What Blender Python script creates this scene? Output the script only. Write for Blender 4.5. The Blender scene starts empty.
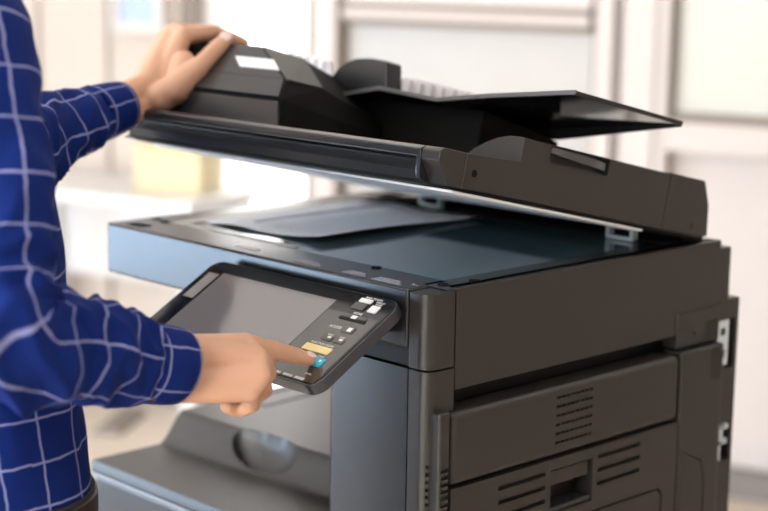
import bpy, bmesh, math, random
from mathutils import Vector, Matrix, noise
random.seed(7)
SC = bpy.context.scene
COL = SC.collection
R_ = math.radians
V = Vector

# ------------------------------------------------------------------ camera solved from the photograph's vanishing points
W_, H_ = 768, 511
CX, CY = 384.0, 255.5
ZO = 0.15                                        # copier frame (platen at .95) -> world (platen at 1.10)
VL, VR = (-1266.0, -82.0), (2171.0, -28.0)
F = math.sqrt(-((VL[0]-CX)*(VR[0]-CX)+(VL[1]-CY)*(VR[1]-CY)))
_dY = V((VR[0]-CX, VR[1]-CY, F)).normalized()
_dX = -V((VL[0]-CX, VL[1]-CY, F)).normalized()
_dZ = _dX.cross(_dY).normalized()
_dX = _dY.cross(_dZ)
ROT = Matrix((_dX, _dY, _dZ))                    # world = ROT @ cam (x right, y down, z forward)
CAM = V((1.2265, -1.2504, 1.3136+ZO))
def ray(u, v): return ROT @ V(((u-CX)/F, (v-CY)/F, 1.0))
def at(u, v, d): return CAM + ray(u, v)*d        # a point at depth d along the line of sight
def on(u, v, p, n):
    r = ray(u, v); return CAM + r*(n.dot(p-CAM)/n.dot(r))
# lid frame
LANG = R_(-13.0)
LH = V((0, .52, .955+ZO))
LM = Matrix.Rotation(LANG, 3, 'X')
def lidp(u, v, y=None, z=None, x=None):
    a, c = (1, y) if y is not None else ((2, z) if z is not None else (0, x))
    n = LM.col[a].copy(); return LM.transposed() @ (on(u, v, LH+n*c, n) - LH)

cd = bpy.data.cameras.new('camera'); cam = bpy.data.objects.new('camera', cd); COL.objects.link(cam)
M4 = Matrix((ROT.col[0], -ROT.col[1], -ROT.col[2])).transposed().to_4x4(); M4.translation = CAM
cam.matrix_world = M4
cd.sensor_width = 36.0; cd.lens = F/W_*36.0; cd.clip_start = .05; cd.clip_end = 60
cd.dof.use_dof = True; cd.dof.focus_distance = 1.80; cd.dof.aperture_fstop = 3.2
SC.camera = cam

# ------------------------------------------------------------------ materials
MATS = {}
def mat(name, col, rough=.5, metal=0.0, spec=.5, bump=0.0, bscale=600, vary=0.0, vscale=8, coat=0.0, emit=None, estr=0.0, sss=0.0, trans=0.0):
    m = bpy.data.materials.new(name); m.use_nodes = True
    nt = m.node_tree; b = nt.nodes['Principled BSDF']
    b.inputs['Base Color'].default_value = (*col, 1); b.inputs['Roughness'].default_value = rough
    b.inputs['Metallic'].default_value = metal; b.inputs['Specular IOR Level'].default_value = spec
    b.inputs['Coat Weight'].default_value = coat; b.inputs['Coat Roughness'].default_value = .03
    b.inputs['Transmission Weight'].default_value = trans
    tc = nt.nodes.new('ShaderNodeTexCoord')
    if vary:
        n = nt.nodes.new('ShaderNodeTexNoise'); n.inputs['Scale'].default_value = vscale; n.inputs['Detail'].default_value = 4
        mx = nt.nodes.new('ShaderNodeMix'); mx.data_type = 'RGBA'
        mx.inputs[6].default_value = (*[c*(1-vary) for c in col], 1); mx.inputs[7].default_value = (*[min(1, c*(1+vary)) for c in col], 1)
        nt.links.new(tc.outputs['Object'], n.inputs['Vector']); nt.links.new(n.outputs['Fac'], mx.inputs[0])
        nt.links.new(mx.outputs[2], b.inputs['Base Color'])
    if bump:
        n = nt.nodes.new('ShaderNodeTexNoise'); n.inputs['Scale'].default_value = bscale; n.inputs['Detail'].default_value = 2
        bp = nt.nodes.new('ShaderNodeBump'); bp.inputs['Strength'].default_value = bump; bp.inputs['Distance'].default_value = .001
        nt.links.new(tc.outputs['Object'], n.inputs['Vector']); nt.links.new(n.outputs['Fac'], bp.inputs['Height']); nt.links.new(bp.outputs['Normal'], b.inputs['Normal'])
    if emit:
        b.inputs['Emission Color'].default_value = (*emit, 1); b.inputs['Emission Strength'].default_value = estr
    if sss:
        b.inputs['Subsurface Weight'].default_value = sss; b.inputs['Subsurface Radius'].default_value = (.012, .004, .002)
    MATS[name] = m; return m
PLAS = mat('charcoal_plastic', (.018, .016, .0145), .36, bump=.12, bscale=900, vary=.06)
PLASB = mat('charcoal_blue_plastic', (.016, .0175, .0205), .25, bump=.08, bscale=900)
PLAST = mat('tray_plastic', (.040, .038, .036), .34, spec=.4, bump=.12, bscale=900)
DARK = mat('black_recess', (.005, .005, .005), .7, spec=.12)
GLOSS = mat('gloss_black', (.006, .006, .007), .09, spec=.5, coat=.2)
SOFTBLK = mat('satin_black', (.008, .008, .008), .4, spec=.22)
SCREEN = mat('panel_screen', (.10, .092, .092), .10, spec=.9, coat=.6, emit=(.5, .44, .43), estr=.12)
RIM = mat('panel_rim', (.07, .075, .085), .22, metal=.6)
KEYW = mat('key_white', (.75, .75, .75), .4)
KEYD = mat('key_dark', (.10, .09, .085), .3)
KEYY = mat('key_yellow', (.85, .68, .30), .4)
KEYB = mat('key_blue', (.02, .42, .62), .3)
LETT = mat('lettering', (.8, .8, .8), .5)
STRIPE = mat('white_stripe', (.85, .86, .86), .4)
GLASS = mat('platen_glass', (.075, .135, .16), .08, spec=.8, coat=.5)
CREAMS = mat('scale_strip', (.55, .53, .50), .4)
LABELG = mat('faded_label', (.34, .35, .40), .4)
PADW = mat('platen_pad', (.82, .84, .86), .5)
CLIP = mat('clear_clip', (.55, .66, .72), .15, trans=.4)
PORT = mat('port_plate', (.62, .68, .74), .35)
RIBW = mat('pale_ribs', (.68, .66, .68), .35)
SKIN = mat('skin', (.60, .345, .23), .45, spec=.4, sss=.12, vary=.07, vscale=22, bump=.18, bscale=260)
NAIL = mat('nail', (.80, .60, .56), .22)
HAIR = mat('hair', (.012, .009, .008), .5)
EYE = mat('eye', (.75, .74, .72), .2)
TROUS = mat('trousers', (.018, .020, .030), .8, bump=.3, bscale=700)
BELT = mat('belt_leather', (.03, .017, .011), .4)
METAL = mat('buckle_metal', (.5, .45, .38), .3, metal=1)
BTN = mat('button_dark', (.03, .03, .04), .3)
SHOE = mat('shoe', (.015, .01, .008), .35)

def shirt_mat():
    m = bpy.data.materials.new('checked_cotton'); m.use_nodes = True; nt = m.node_tree; b = nt.nodes['Principled BSDF']
    L = nt.links.new
    uv = nt.nodes.new('ShaderNodeUVMap'); uv.uv_map = 'UVMap'
    nz = nt.nodes.new('ShaderNodeTexNoise'); nz.inputs['Scale'].default_value = 2.2; nz.inputs['Detail'].default_value = 2
    L(uv.outputs[0], nz.inputs['Vector'])
    sub = nt.nodes.new('ShaderNodeVectorMath'); sub.operation = 'SUBTRACT'; sub.inputs[1].default_value = (.5, .5, .5); L(nz.outputs['Color'], sub.inputs[0])
    scl = nt.nodes.new('ShaderNodeVectorMath'); scl.operation = 'SCALE'; scl.inputs['Scale'].default_value = .10; L(sub.outputs[0], scl.inputs[0])
    add = nt.nodes.new('ShaderNodeVectorMath'); add.operation = 'ADD'; L(uv.outputs[0], add.inputs[0]); L(scl.outputs[0], add.inputs[1])
    sp = nt.nodes.new('ShaderNodeSeparateXYZ'); L(add.outputs[0], sp.inputs[0])
    outs = []
    for ax in ('X', 'Y'):
        fr = nt.nodes.new('ShaderNodeMath'); fr.operation = 'FRACT'; L(sp.outputs[ax], fr.inputs[0])
        s5 = nt.nodes.new('ShaderNodeMath'); s5.operation = 'SUBTRACT'; s5.inputs[1].default_value = .5; L(fr.outputs[0], s5.inputs[0])
        ab = nt.nodes.new('ShaderNodeMath'); ab.operation = 'ABSOLUTE'; L(s5.outputs[0], ab.inputs[0])
        mr = nt.nodes.new('ShaderNodeMapRange'); mr.inputs['From Min'].default_value = .034; mr.inputs['From Max'].default_value = .012
        L(ab.outputs[0], mr.inputs['Value']); outs.append(mr)
    mxm = nt.nodes.new('ShaderNodeMath'); mxm.operation = 'MAXIMUM'; L(outs[0].outputs[0], mxm.inputs[0]); L(outs[1].outputs[0], mxm.inputs[1])
    mx = nt.nodes.new('ShaderNodeMix'); mx.data_type = 'RGBA'
    mx.inputs[6].default_value = (.0035, .0165, .130, 1); mx.inputs[7].default_value = (.34, .37, .66, 1)
    sc = nt.nodes.new('ShaderNodeMath'); sc.operation = 'MULTIPLY'; sc.inputs[1].default_value = .7; L(mxm.outputs[0], sc.inputs[0])
    L(sc.outputs[0], mx.inputs[0]); L(mx.outputs[2], b.inputs['Base Color'])
    b.inputs['Roughness'].default_value = .75; b.inputs['Specular IOR Level'].default_value = .12
    b.inputs['Sheen Weight'].default_value = 0.0; b.inputs['Sheen Tint'].default_value = (.3, .4, 1, 1)
    tc = nt.nodes.new('ShaderNodeTexCoord'); n2 = nt.nodes.new('ShaderNodeTexNoise'); n2.inputs['Scale'].default_value = 35; n2.inputs['Detail'].default_value = 3
    bp = nt.nodes.new('ShaderNodeBump'); bp.inputs['Strength'].default_value = .25; bp.inputs['Distance'].default_value = .004
    L(tc.outputs['Object'], n2.inputs['Vector']); L(n2.outputs['Fac'], bp.inputs['Height']); L(bp.outputs['Normal'], b.inputs['Normal'])
    return m
SHIRT = shirt_mat()

# ------------------------------------------------------------------ mesh helpers
def tag(o, label=None, cat=None, group=None, kind=None):
    if label: o['label'] = label
    if cat: o['category'] = cat
    if group: o['group'] = group
    if kind: o['kind'] = kind
    return o
def empty(name, loc):
    o = bpy.data.objects.new(name, None); COL.objects.link(o); o.location = loc; o.empty_display_size = .1; return o
class MB:
    def __init__(s): s.bm = bmesh.new()
    def add(s, other, M=None):
        me = bpy.data.meshes.new('t'); other.to_mesh(me); other.free()
        if M is not None: me.transform(M)
        s.bm.from_mesh(me); bpy.data.meshes.remove(me); return s
    def hull(s, pts, bev=0, seg=2):
        b = bmesh.new()
        for p in pts: b.verts.new(p)
        r = bmesh.ops.convex_hull(b, input=b.verts)
        junk = [g for g in r['geom_interior'] if isinstance(g, bmesh.types.BMVert)]
        if junk: bmesh.ops.delete(b, geom=junk, context='VERTS')
        bmesh.ops.dissolve_limit(b, angle_limit=.02, verts=b.verts, edges=b.edges)
        bmesh.ops.recalc_face_normals(b, faces=b.faces)
        if bev: bmesh.ops.bevel(b, geom=list(b.edges), offset=bev, segments=seg, profile=.5, affect='EDGES', clamp_overlap=True)
        return s.add(b)
    def box(s, x0, x1, y0, y1, z0, z1, bev=0, seg=2, M=None):
        b = bmesh.new(); bmesh.ops.create_cube(b, size=1)
        for v in b.verts: v.co = V(((x0+x1)/2+v.co.x*(x1-x0), (y0+y1)/2+v.co.y*(y1-y0), (z0+z1)/2+v.co.z*(z1-z0)))
        if bev: bmesh.ops.bevel(b, geom=list(b.edges), offset=bev, segments=seg, profile=.5, affect='EDGES', clamp_overlap=True)
        return s.add(b, M)
    def prism(s, poly, a0, a1, axis='x', bev=0, seg=2, M=None, fn=None):
        """poly: 2D outline; axis x: (y,z), axis y: (x,z), axis z: (x,y)"""
        f = fn or {'x': lambda p, a: V((a, p[0], p[1])), 'y': lambda p, a: V((p[0], a, p[1])), 'z': lambda p, a: V((p[0], p[1], a))}[axis]
        b = bmesh.new()
        A = [b.verts.new(f(p, a0)) for p in poly]; B = [b.verts.new(f(p, a1)) for p in poly]
        b.faces.new(A); b.faces.new(B[::-1])
        n = len(poly)
        for i in range(n): b.faces.new((A[i], B[i], B[(i+1) % n], A[(i+1) % n]))
        bmesh.ops.recalc_face_normals(b, faces=b.faces)
        if bev: bmesh.ops.bevel(b, geom=list(b.edges), offset=bev, segments=seg, profile=.5, affect='EDGES', clamp_overlap=True)
        return s.add(b, M)
    def ball(s, c, r, sc=(1, 1, 1), seg=20, rot=None):
        b = bmesh.new(); bmesh.ops.create_uvsphere(b, u_segments=seg, v_segments=max(8, seg*2//3), radius=1)
        M = Matrix.Translation(c) @ (rot.to_4x4() if rot else Matrix.Identity(4)) @ Matrix.Diagonal((r*sc[0], r*sc[1], r*sc[2], 1))
        return s.add(b, M)
    def cone(s, p, q, r0, r1, seg=18):
        p, q = V(p), V(q); d = q-p
        if d.length < 1e-6: return s
        b = bmesh.new(); bmesh.ops.create_cone(b, cap_ends=True, segments=seg, radius1=r0, radius2=r1, depth=d.length)
        M = Matrix.Translation((p+q)/2) @ d.to_track_quat('Z', 'Y').to_matrix().to_4x4()
        return s.add(b, M)
    def chain(s, pts, seg=18):
        for (p, r) in pts: s.ball(V(p), r, seg=seg)
        for (p, r), (q, t) in zip(pts, pts[1:]): s.cone(p, q, r, t, seg)
        return s
    def loft(s, rings, caps=True, uvs=None):
        b = s.bm; uvl = b.loops.layers.uv.get('UVMap') or b.loops.layers.uv.new('UVMap')
        VV = [[b.verts.new(p) for p in r] for r in rings]; n = len(rings[0])
        for i in range(len(rings)-1):
            for j in range(n):
                k = (j+1) % n
                f = b.faces.new((VV[i][j], VV[i][k], VV[i+1][k], VV[i+1][j]))
                if uvs:
                    for lp, (a, c) in zip(f.loops, ((i, j), (i, j+1), (i+1, j+1), (i+1, j))): lp[uvl].uv = uvs(a, c)
        if caps:
            b.faces.new(VV[0][::-1]); b.faces.new(VV[-1])
        return s
    def build(s, name, m, parent=None, loc=None, smooth=40, wn=True):
        me = bpy.data.meshes.new(name); 
        s.bm.normal_update(); s.bm.to_mesh(me); s.bm.free()
        o = bpy.data.objects.new(name, me); COL.objects.link(o)
        if isinstance(m, (list, tuple)):
            for q in m: me.materials.append(q)
        else: me.materials.append(m)
        if smooth:
            for p in me.polygons: p.use_smooth = True
            me.set_sharp_from_angle(angle=R_(smooth))
            if wn:
                w = o.modifiers.new('wn', 'WEIGHTED_NORMAL'); w.keep_sharp = True
        if parent: o.parent = parent
        if loc is not None: o.location = loc
        return o
def bake(o):
    dg = bpy.context.evaluated_depsgraph_get(); dg.update()
    me = bpy.data.meshes.new_from_object(o.evaluated_get(dg)); old = o.data; nm = old.name
    o.modifiers.clear(); o.data = me; bpy.data.meshes.remove(old); me.name = nm; return o
def cut(o, c, smooth=40):
    """carve the cutter's solids out of o"""
    me = bpy.data.meshes.new('c'); c.bm.normal_update(); c.bm.to_mesh(me); c.bm.free()
    k = bpy.data.objects.new('c', me); COL.objects.link(k)
    k.matrix_world = Matrix.Identity(4)
    par, loc, rot = o.parent, o.location.copy(), o.rotation_euler.copy()
    o.parent = None; o.location = (0, 0, 0); o.rotation_euler = (0, 0, 0)
    o.modifiers.clear()
    b = o.modifiers.new('b', 'BOOLEAN'); b.operation = 'DIFFERENCE'; b.object = k; b.solver = 'EXACT'
    bpy.context.view_layer.update(); bake(o)
    bpy.data.objects.remove(k); bpy.data.meshes.remove(me)
    o.parent = par; o.location = loc; o.rotation_euler = rot
    for p in o.data.polygons: p.use_smooth = True
    o.data.set_sharp_from_angle(angle=R_(smooth))
    w = o.modifiers.new('wn', 'WEIGHTED_NORMAL'); w.keep_sharp = True
    return o
def rounded(x0, x1, y0, y1, r, n=6, which=(1, 1, 1, 1)):
    """rounded rectangle outline; corners in order (x0,y0),(x1,y0),(x1,y1),(x0,y1)"""
    out = []
    for i, (cx, cy, a0) in enumerate(((x0, y0, 180), (x1, y0, 270), (x1, y1, 0), (x0, y1, 90))):
        if not which[i]: out.append((cx, cy)); continue
        ox, oy = cx+(r if cx == x0 else -r), cy+(r if cy == y0 else -r)
        for k in range(n+1):
            a = R_(a0+90*k/n); out.append((ox+r*math.cos(a), oy+r*math.sin(a)))
    return out

# ------------------------------------------------------------------ the room (its own frame: s along the back wall, n towards the camera)
RP = V((-1.2595, 2.5492, 0)); RS = V((.951, .310, 0)).normalized(); RN = V((RS.y, -RS.x, 0))
RM = Matrix((RS, RN, V((0, 0, 1)))).transposed().to_4x4(); RM.translation = RP     # local (s, n, z), mirrored handedness
def bg(u, v, n=0.0):
    w = on(u, v, RP+RN*n, RN); d = w-RP; return d.dot(RS), w.z
def rbox(mb, s0, s1, n0, n1, z0, z1, bev=0):
    b = bmesh.new(); bmesh.ops.create_cube(b, size=1)
    for v in b.verts: v.co = RP + RS*((s0+s1)/2+v.co.x*(s1-s0)) + RN*((n0+n1)/2+v.co.y*(n1-n0)) + V((0, 0, (z0+z1)/2+v.co.z*(z1-z0)))
    bmesh.ops.recalc_face_normals(b, faces=b.faces)
    if bev: bmesh.ops.bevel(b, geom=list(b.edges), offset=bev, segments=2, profile=.5, affect='EDGES', clamp_overlap=True)
    mb.add(b); return mb
WALLW = mat('wall_paint', (.60, .555, .525), .8, vary=.02)
WALLB = mat('wall_beige', (.53, .465, .41), .8, vary=.05, vscale=3)
WALLR = mat('wall_warm', (.52, .44, .38), .8, vary=.03)
FLOOR = mat('floor_vinyl', (.60, .52, .43), .35, vary=.04, vscale=2)
CEILM = mat('ceiling_tile', (.85, .84, .82), .8)
GLASSP = mat('frosted_pane', (.42, .40, .375), .35, vary=.02)
BOARD = mat('greenish_board', (.55, .545, .48), .4)
FRAMEW = mat('frame_white', (.58, .525, .49), .5)
FRAMEB = mat('frame_brown', (.17, .13, .10), .5)
FRAMEG = mat('frame_grey', (.43, .40, .39), .5)
BASEB = mat('baseboard_grey', (.20, .18, .17), .6)
DAY = mat('daylight_pane', (.8, .9, 1), .3, emit=(.50, .72, 1.0), estr=11.0)
LAMP = mat('lamp_diffuser', (1, 1, 1), .4, emit=(1.0, .90, .79), estr=1.6)
FILL = mat('fill_pane_white', (.9, .95, 1), .3, emit=(1.0, .98, .97), estr=9.0)  # glow for the added fill pane, no known window
BRIGHT = mat('bright_pane', (.9, .9, .9), .4, emit=(1.0, .98, .95), estr=2.0)

S0, S1, N1, HC = -4.6, 3.6, 7.4, 2.75
def struct(name, mb, m): o = mb.build(name, m, smooth=None); o['kind'] = 'structure'; return o
struct('floor', rbox(MB(), S0-.1, S1+.1, -.1, N1+.1, -.1, 0), FLOOR)
struct('ceiling', rbox(MB(), S0-.1, S1+.1, -.1, N1+.1, HC, HC+.1), CEILM)
struct('wall_back', rbox(MB(), S0-.1, S1+.1, -.1, 0, 0, HC), WALLW)
struct('wall_right', rbox(MB(), S1, S1+.1, 0, N1, 0, HC), WALLR)
wf = MB(); rbox(wf, .8, S1, N1, N1+.1, 0, HC); rbox(wf, S0, .8, N1, N1+.1, 2.6, HC); rbox(wf, S0, .8, N1, N1+.1, 0, .5); rbox(wf, S0, S0+.3, N1, N1+.1, .5, 2.6)
struct('wall_front', wf, WALLW)
o = rbox(MB(), S0+.3, .8, N1+.05, N1+.07, .5, 2.6).build('fill_pane', FILL, smooth=None); o['kind'] = 'structure'  # unseen glowing pane added behind the camera to light the sheet
# left wall: piers round a window band
wl = MB(); rbox(wl, S0-.1, S0, 0, 3.0, 0, HC); rbox(wl, S0-.1, S0, 3.0, N1, 1.12, HC); rbox(wl, S0-.1, S0, 3.0, N1, 0, .02)
rbox(wl, S0-.1, S0, N1-.4, N1, .02, 1.12); struct('wall_left', wl, WALLB)
w1 = MB(); rbox(w1, S0-.07, S0-.05, 3.0, N1-.4, .02, 1.12); o = w1.build('window_1', DAY, smooth=None); o['kind'] = 'structure'
fr = MB()
for q in range(6): rbox(fr, S0-.05, S0+.01, 3.0+q*.79, 3.05+q*.79, .02, 1.12)
rbox(fr, S0-.05, S0+.01, 3.0, N1-.4, .55, .58)
f = fr.build('window_frame', FRAMEW, o, smooth=None)
# back wall pieces, read from the photograph
def wallpanel(name, u0, u1, z0, z1, n0, n1, m):
    s0 = bg(u0, 0, n1)[0]; s1 = bg(u1, 0, n1)[0]; return struct(name, rbox(MB(), s0, s1, n0, n1, z0, z1), m)
k = 1
def nt_():
    global k; k += 1; return f'trim_{k-1}'
# beige folding panels on the left
sa, sb = bg(-260, 0)[0], bg(186, 0)[0]
pb = MB()
npan = 14
for q in range(npan):
    a = sa+(sb-sa)*q/npan; b_ = sa+(sb-sa)*(q+1)/npan
    rbox(pb, a+.004, b_-.004, 0.0, .022+.012*(q % 2), .07, HC-.05)
struct('wall_panel_left', pb, WALLB)
wallpanel(nt_(), 187, 203, 0, HC, 0, .05, FRAMEB)
wallpanel(nt_(), 203, 221, 0, HC, 0, .04, FRAMEW)
s0, s1 = bg(221, 0)[0], bg(306, 0)[0]
d1 = MB(); rbox(d1, s0, s1, .0, .012, .05, 2.2); o = d1.build('window_2', BRIGHT, smooth=None); o['kind'] = 'structure'
wallpanel(nt_(), 306, 313, 0, HC, 0, .06, FRAMEB)
wallpanel(nt_(), 313, 335, 0, HC, 0, .07, FRAMEW)
wallpanel(nt_(), 335, 342, 0, HC, 0, .05, FRAMEB)
s0, s1 = bg(342, 0)[0], bg(597, 0)[0]
struct('window_3', rbox(MB(), s0, s1, 0, .015, .1, HC), GLASSP)
zA, zB, zC, zD = bg(470, 6)[1], bg(470, 11.5)[1], bg(470, 21)[1], bg(470, 26.5)[1]
struct(nt_(), rbox(MB(), s0, s1, .01, .05, zB-.002, zA+.002), FRAMEB)
struct(nt_(), rbox(MB(), s0, s1, .01, .05, zC+.002, zB-.002), FRAMEW)
struct(nt_(), rbox(MB(), s0, s1, .01, .05, zD-.004, zC+.002), FRAMEB)
struct(nt_(), rbox(MB(), s0, s1, .01, .04, zA+.002, zA+.12), FRAMEW)
wallpanel(nt_(), 597, 614, 0, HC, 0, .07, FRAMEW)
wallpanel(nt_(), 614, 625, 0, HC, 0, .03, FRAMEG)
wallpanel(nt_(), 625, 658, 0, HC, 0, .06, FRAMEW)
wallpanel(nt_(), 658, 661, 0, HC, 0, .045, FRAMEG)
wallpanel(nt_(), 661, 671, 0, HC, 0, .06, FRAMEW)
wallpanel(nt_(), 671, 676, bg(672, 118)[1], HC, 0, .05, FRAMEB)
zb = bg(720, 114)[1]
s0, s1 = bg(676, 0)[0], bg(1000, 0)[0]
struct('window_4', rbox(MB(), s0, s1, 0, .02, zb, HC), BOARD)
struct(nt_(), rbox(MB(), s0, s1, 0, .045, zb-.022, zb), FRAMEB)
struct(nt_(), rbox(MB(), s0, s1, 0, .06, zb-.10, zb-.022), FRAMEW)
struct('baseboard_back', rbox(MB(), bg(-300, 0)[0], S1, 0, .06, 0, .072), BASEB)
# ceiling lights
for i, (ls, ln) in enumerate(((-3.2, .9), (-3.2, 3.0), (-3.2, 5.2), (-1.0, .9), (-1.0, 3.0), (-1.0, 5.2), (1.4, .9), (1.4, 3.2), (1.4, 5.4))):
    c = RP+RS*ls+RN*ln
    t = tag(empty('ceiling_light', (c.x, c.y, HC-.03)), 'white recessed ceiling light panel lit above the office floor', 'ceiling light', 'ceiling light panels')
    def rb(n0, n1, s0_, s1_, z0, z1, mbx):
        b = bmesh.new(); bmesh.ops.create_cube(b, size=1)
        for v in b.verts: v.co = RS*((s0_+s1_)/2+v.co.x*(s1_-s0_)) + RN*((n0+n1)/2+v.co.y*(n1-n0)) + V((0, 0, (z0+z1)/2+v.co.z*(z1-z0)))
        bmesh.ops.recalc_face_normals(b, faces=b.faces); mbx.add(b)
    fm = MB()
    for a in ((-.42, -.4, -.62, .62), (.4, .42, -.62, .62), (-.4, .4, -.62, -.6), (-.4, .4, .6, .62)): rb(*a, -.005, .03, fm)
    fm.build('frame', FRAMEW, t, smooth=None)
    dm = MB(); rb(-.4, .4, -.6, .6, 0, .012, dm); dm.build('diffuser', LAMP, t, smooth=None)

# desk, box, notebook, picture, floor strip in the background
DESKW = mat('desk_white', (.66, .65, .64), .4)
YELB = mat('box_yellow', (.62, .53, .33), .6, vary=.03)
GREENN = mat('notebook_green', (.62, .72, .40), .6)
PICB = mat('picture_blue', (.36, .45, .62), .4, vary=.08, vscale=3)
dk0 = V((-2.58, 1.63, 0))
desk = tag(empty('desk', dk0), 'white office desk with slim legs behind the copier, by the beige panels', 'desk')
DR = Matrix.Rotation(math.atan2(RS.y, RS.x), 4, 'Z')
mb = MB().box(-.85, .02, 0, .40, .70, .73, .004, M=DR); mb.build('desktop', DESKW, desk)
for (x, y) in ((-.78, .05), (-.06, .05), (-.78, .33), (-.06, .33)):
    MB().box(x, x+.05, y, y+.05, 0, .70, .004, M=DR).build('leg', DESKW, desk)
MB().box(-.75, -.04, .36, .375, .40, .70, .002, M=DR).build('modesty_panel', DESKW, desk)
bl = on(130, 191, V((0, 0, .73)), V((0, 0, 1))); 
bx = tag(empty('storage_box', V((-2.79, 1.78, .73))), 'pale yellow storage box standing on the white desk', 'box')
MB().box(-.135, .105, -.06, .06, 0, .118, .006, M=DR).build('box_body', YELB, bx)
MB().box(-.14, .11, -.065, .065, .118, .135, .004, M=DR).build('lid', YELB, bx)
o = MB().box(-.07, .04, -.03, .05, 0, .03, .003, M=DR).build('notebook', GREENN, None, loc=V((-2.79, 1.78, .865))); tag(o, 'pale green notebook lying on top of the yellow storage box', 'notebook')
s0, z0 = bg(120, 22, .055); s1, _ = bg(158, 22, .055)
pc = empty('wall_picture', RP+RS*((s0+s1)/2)+RN*.036+V((0, 0, z0))); tag(pc, 'pale blue picture in a thin cream frame on the beige panels', 'picture')
hw = (s1-s0)/2
MB().box(-hw, hw, -.02, -.008, 0, .45, 0, M=DR).build('picture_sheet', PICB, pc)
fm = MB()
for a in ((-hw-.03, -hw, -.02, .0, -.03, .48), (hw, hw+.03, -.02, .0, -.03, .48), (-hw, hw, -.02, .0, -.03, 0), (-hw, hw, -.02, 0, .45, .48)): fm.box(*a, 0, M=DR @ Matrix.Translation((0, -.012, 0)))
fm.build('picture_frame', FRAMEW, pc)
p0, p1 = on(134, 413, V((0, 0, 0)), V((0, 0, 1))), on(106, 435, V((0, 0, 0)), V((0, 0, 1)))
FSTRIP = mat('floor_strip_grey', (.22, .19, .17), .6)
cb = MB()  # low dark strip on the floor, of no particular kind
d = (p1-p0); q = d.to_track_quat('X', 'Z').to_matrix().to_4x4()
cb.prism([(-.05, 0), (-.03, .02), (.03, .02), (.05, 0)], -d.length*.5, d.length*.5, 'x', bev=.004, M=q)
tag(cb.build('floor_strip', FSTRIP, None, loc=(p0+p1)/2), 'dark grey strip lying on the pale floor between the sleeve and the copier', 'cable cover')

# ------------------------------------------------------------------ the copier
CO = V((-.3, .27, 0))
cop = tag(empty('multifunction_copier', CO), 'large charcoal black office photocopier with raised lid and tilted touch panel', 'photocopier')
CL = -CO + V((0, 0, ZO))
def part(mb, name, m, smooth=40, par=None):
    if par is None: return mb.build(name, m, cop, loc=CL, smooth=smooth)
    return mb.build(name, m, par, smooth=smooth)
# base and chassis
mb = MB().box(-.63, -.004, .012, .53, -.12, .60, .004); base = part(mb, 'base_cabinet', PLAS)
for z0, z1 in ((.02, .20), (.21, .39)):
    dm = MB().box(-.63, -.03, -.002, .02, z0, z1, .005); dr = part(dm, 'paper_drawer', PLASB)
    MB().prism([(-.43, z1-.05), (-.23, z1-.05), (-.25, z1-.02), (-.41, z1-.02)], -.006, .0, 'y', bev=.001).build('drawer_handle', DARK, dr)
mb = MB().box(-.63, -.03, -.002, .02, .40, .598, .005); part(mb, 'front_cover', PLASB)
for (x, y) in ((-.56, .07), (-.07, .07), (-.56, .47), (-.07, .47)):
    w = MB().prism([(y+.028*math.cos(a*math.pi/10), -.122+.028*math.sin(a*math.pi/10)) for a in range(20)], x-.012, x+.012, 'x', bev=.003)
    part(w, 'caster', SOFTBLK)
mb = MB().box(-.158, -.03, .015, .52, .595, .862, .003); part(mb, 'chassis', SOFTBLK)
mb = MB().box(-.63, -.15, .45, .528, .595, .883, .004); part(mb, 'rear_wall', SOFTBLK)
# front column cover with a softly rounded left edge
pl = rounded(-.165, -.0315, 0, .10, .016, 8, (1, 0, 0, 0))
mb = MB().prism(pl, .40, .8625, 'z'); part(mb, 'front_column_cover', PLASB)
# corner post (lower) and corner cap (upper)
pl = rounded(-.0295, 0, 0.0, .040, .014, 8, (0, 1, 0, 0))
cp = MB().prism(pl, .30, .8625, 'z'); cpo = part(cp, 'corner_post', PLAS)
c = MB()
for q in range(12): c.box(-.006, .01, .0135, .022-.002, .752-q*.0105, .7575-q*.0105)
pl = rounded(-.0295, 0, -.001, .0395, .015, 8, (0, 1, 0, 0))
mb = MB().prism(pl, .8645, .948, 'z', bev=.0012); part(mb, 'corner_cap', PLAS)

# scanner housing
sh = MB()
outl = rounded(-.595, -.002, 0, .527, .010, 5, (1, 0, 0, 1))
def band(z0, z1, poly): sh.prism(poly, z0, z1, 'z', bev=.002)
sh.box(-.595, -.033, 0, .066, .8845, .950, .0035, 3)                 # front beam
sh.box(-.595, -.545, .062, .527, .8845, .950, .003)                  # left beam
sh.box(-.045, -.006, .03, .527, .84, .950, .002)                     # right beam
sh.box(-.56, -.03, .425, .527, .8845, .950, .002)                    # rear beam
sh.box(-.56, -.03, .05, .44, .8845, .9455, .0)                       # bed
house = part(sh, 'scanner_housing', PLASB)
mb = MB().box(-.158, -.0315, .004, .05, .8645, .884, 0); part(mb, 'panel_recess', SOFTBLK)
gl = MB().box(-.544, -.0455, .0665, .4245, .9455, .9492, .0); part(gl, 'platen_glass', GLASS, par=house)
st = MB().box(-.543, -.524, .068, .42, .9492, .9502, 0).box(-.52, -.30, .0665, .0775, .9492, .9503, 0); part(st, 'scale_strip', CREAMS, par=house)
for (x0, x1, y0, y1) in ((-.150, -.112, .010, .026), (-.100, -.055, .008, .026), (-.235, -.19, .012, .026), (-.048, -.038, .02, .026)):
    lb = MB()
    for q in range(3): lb.box(x0, x1-.006*q, y0+q*(y1-y0)/3, y0+(q+.55)*(y1-y0)/3, .9498, .9504)
    part(lb, 'instruction_label', LABELG, par=house)
lb = MB().box(-.352, -.315, .018, .030, .9498, .9505); part(lb, 'pale_label', CREAMS, par=house)
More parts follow.
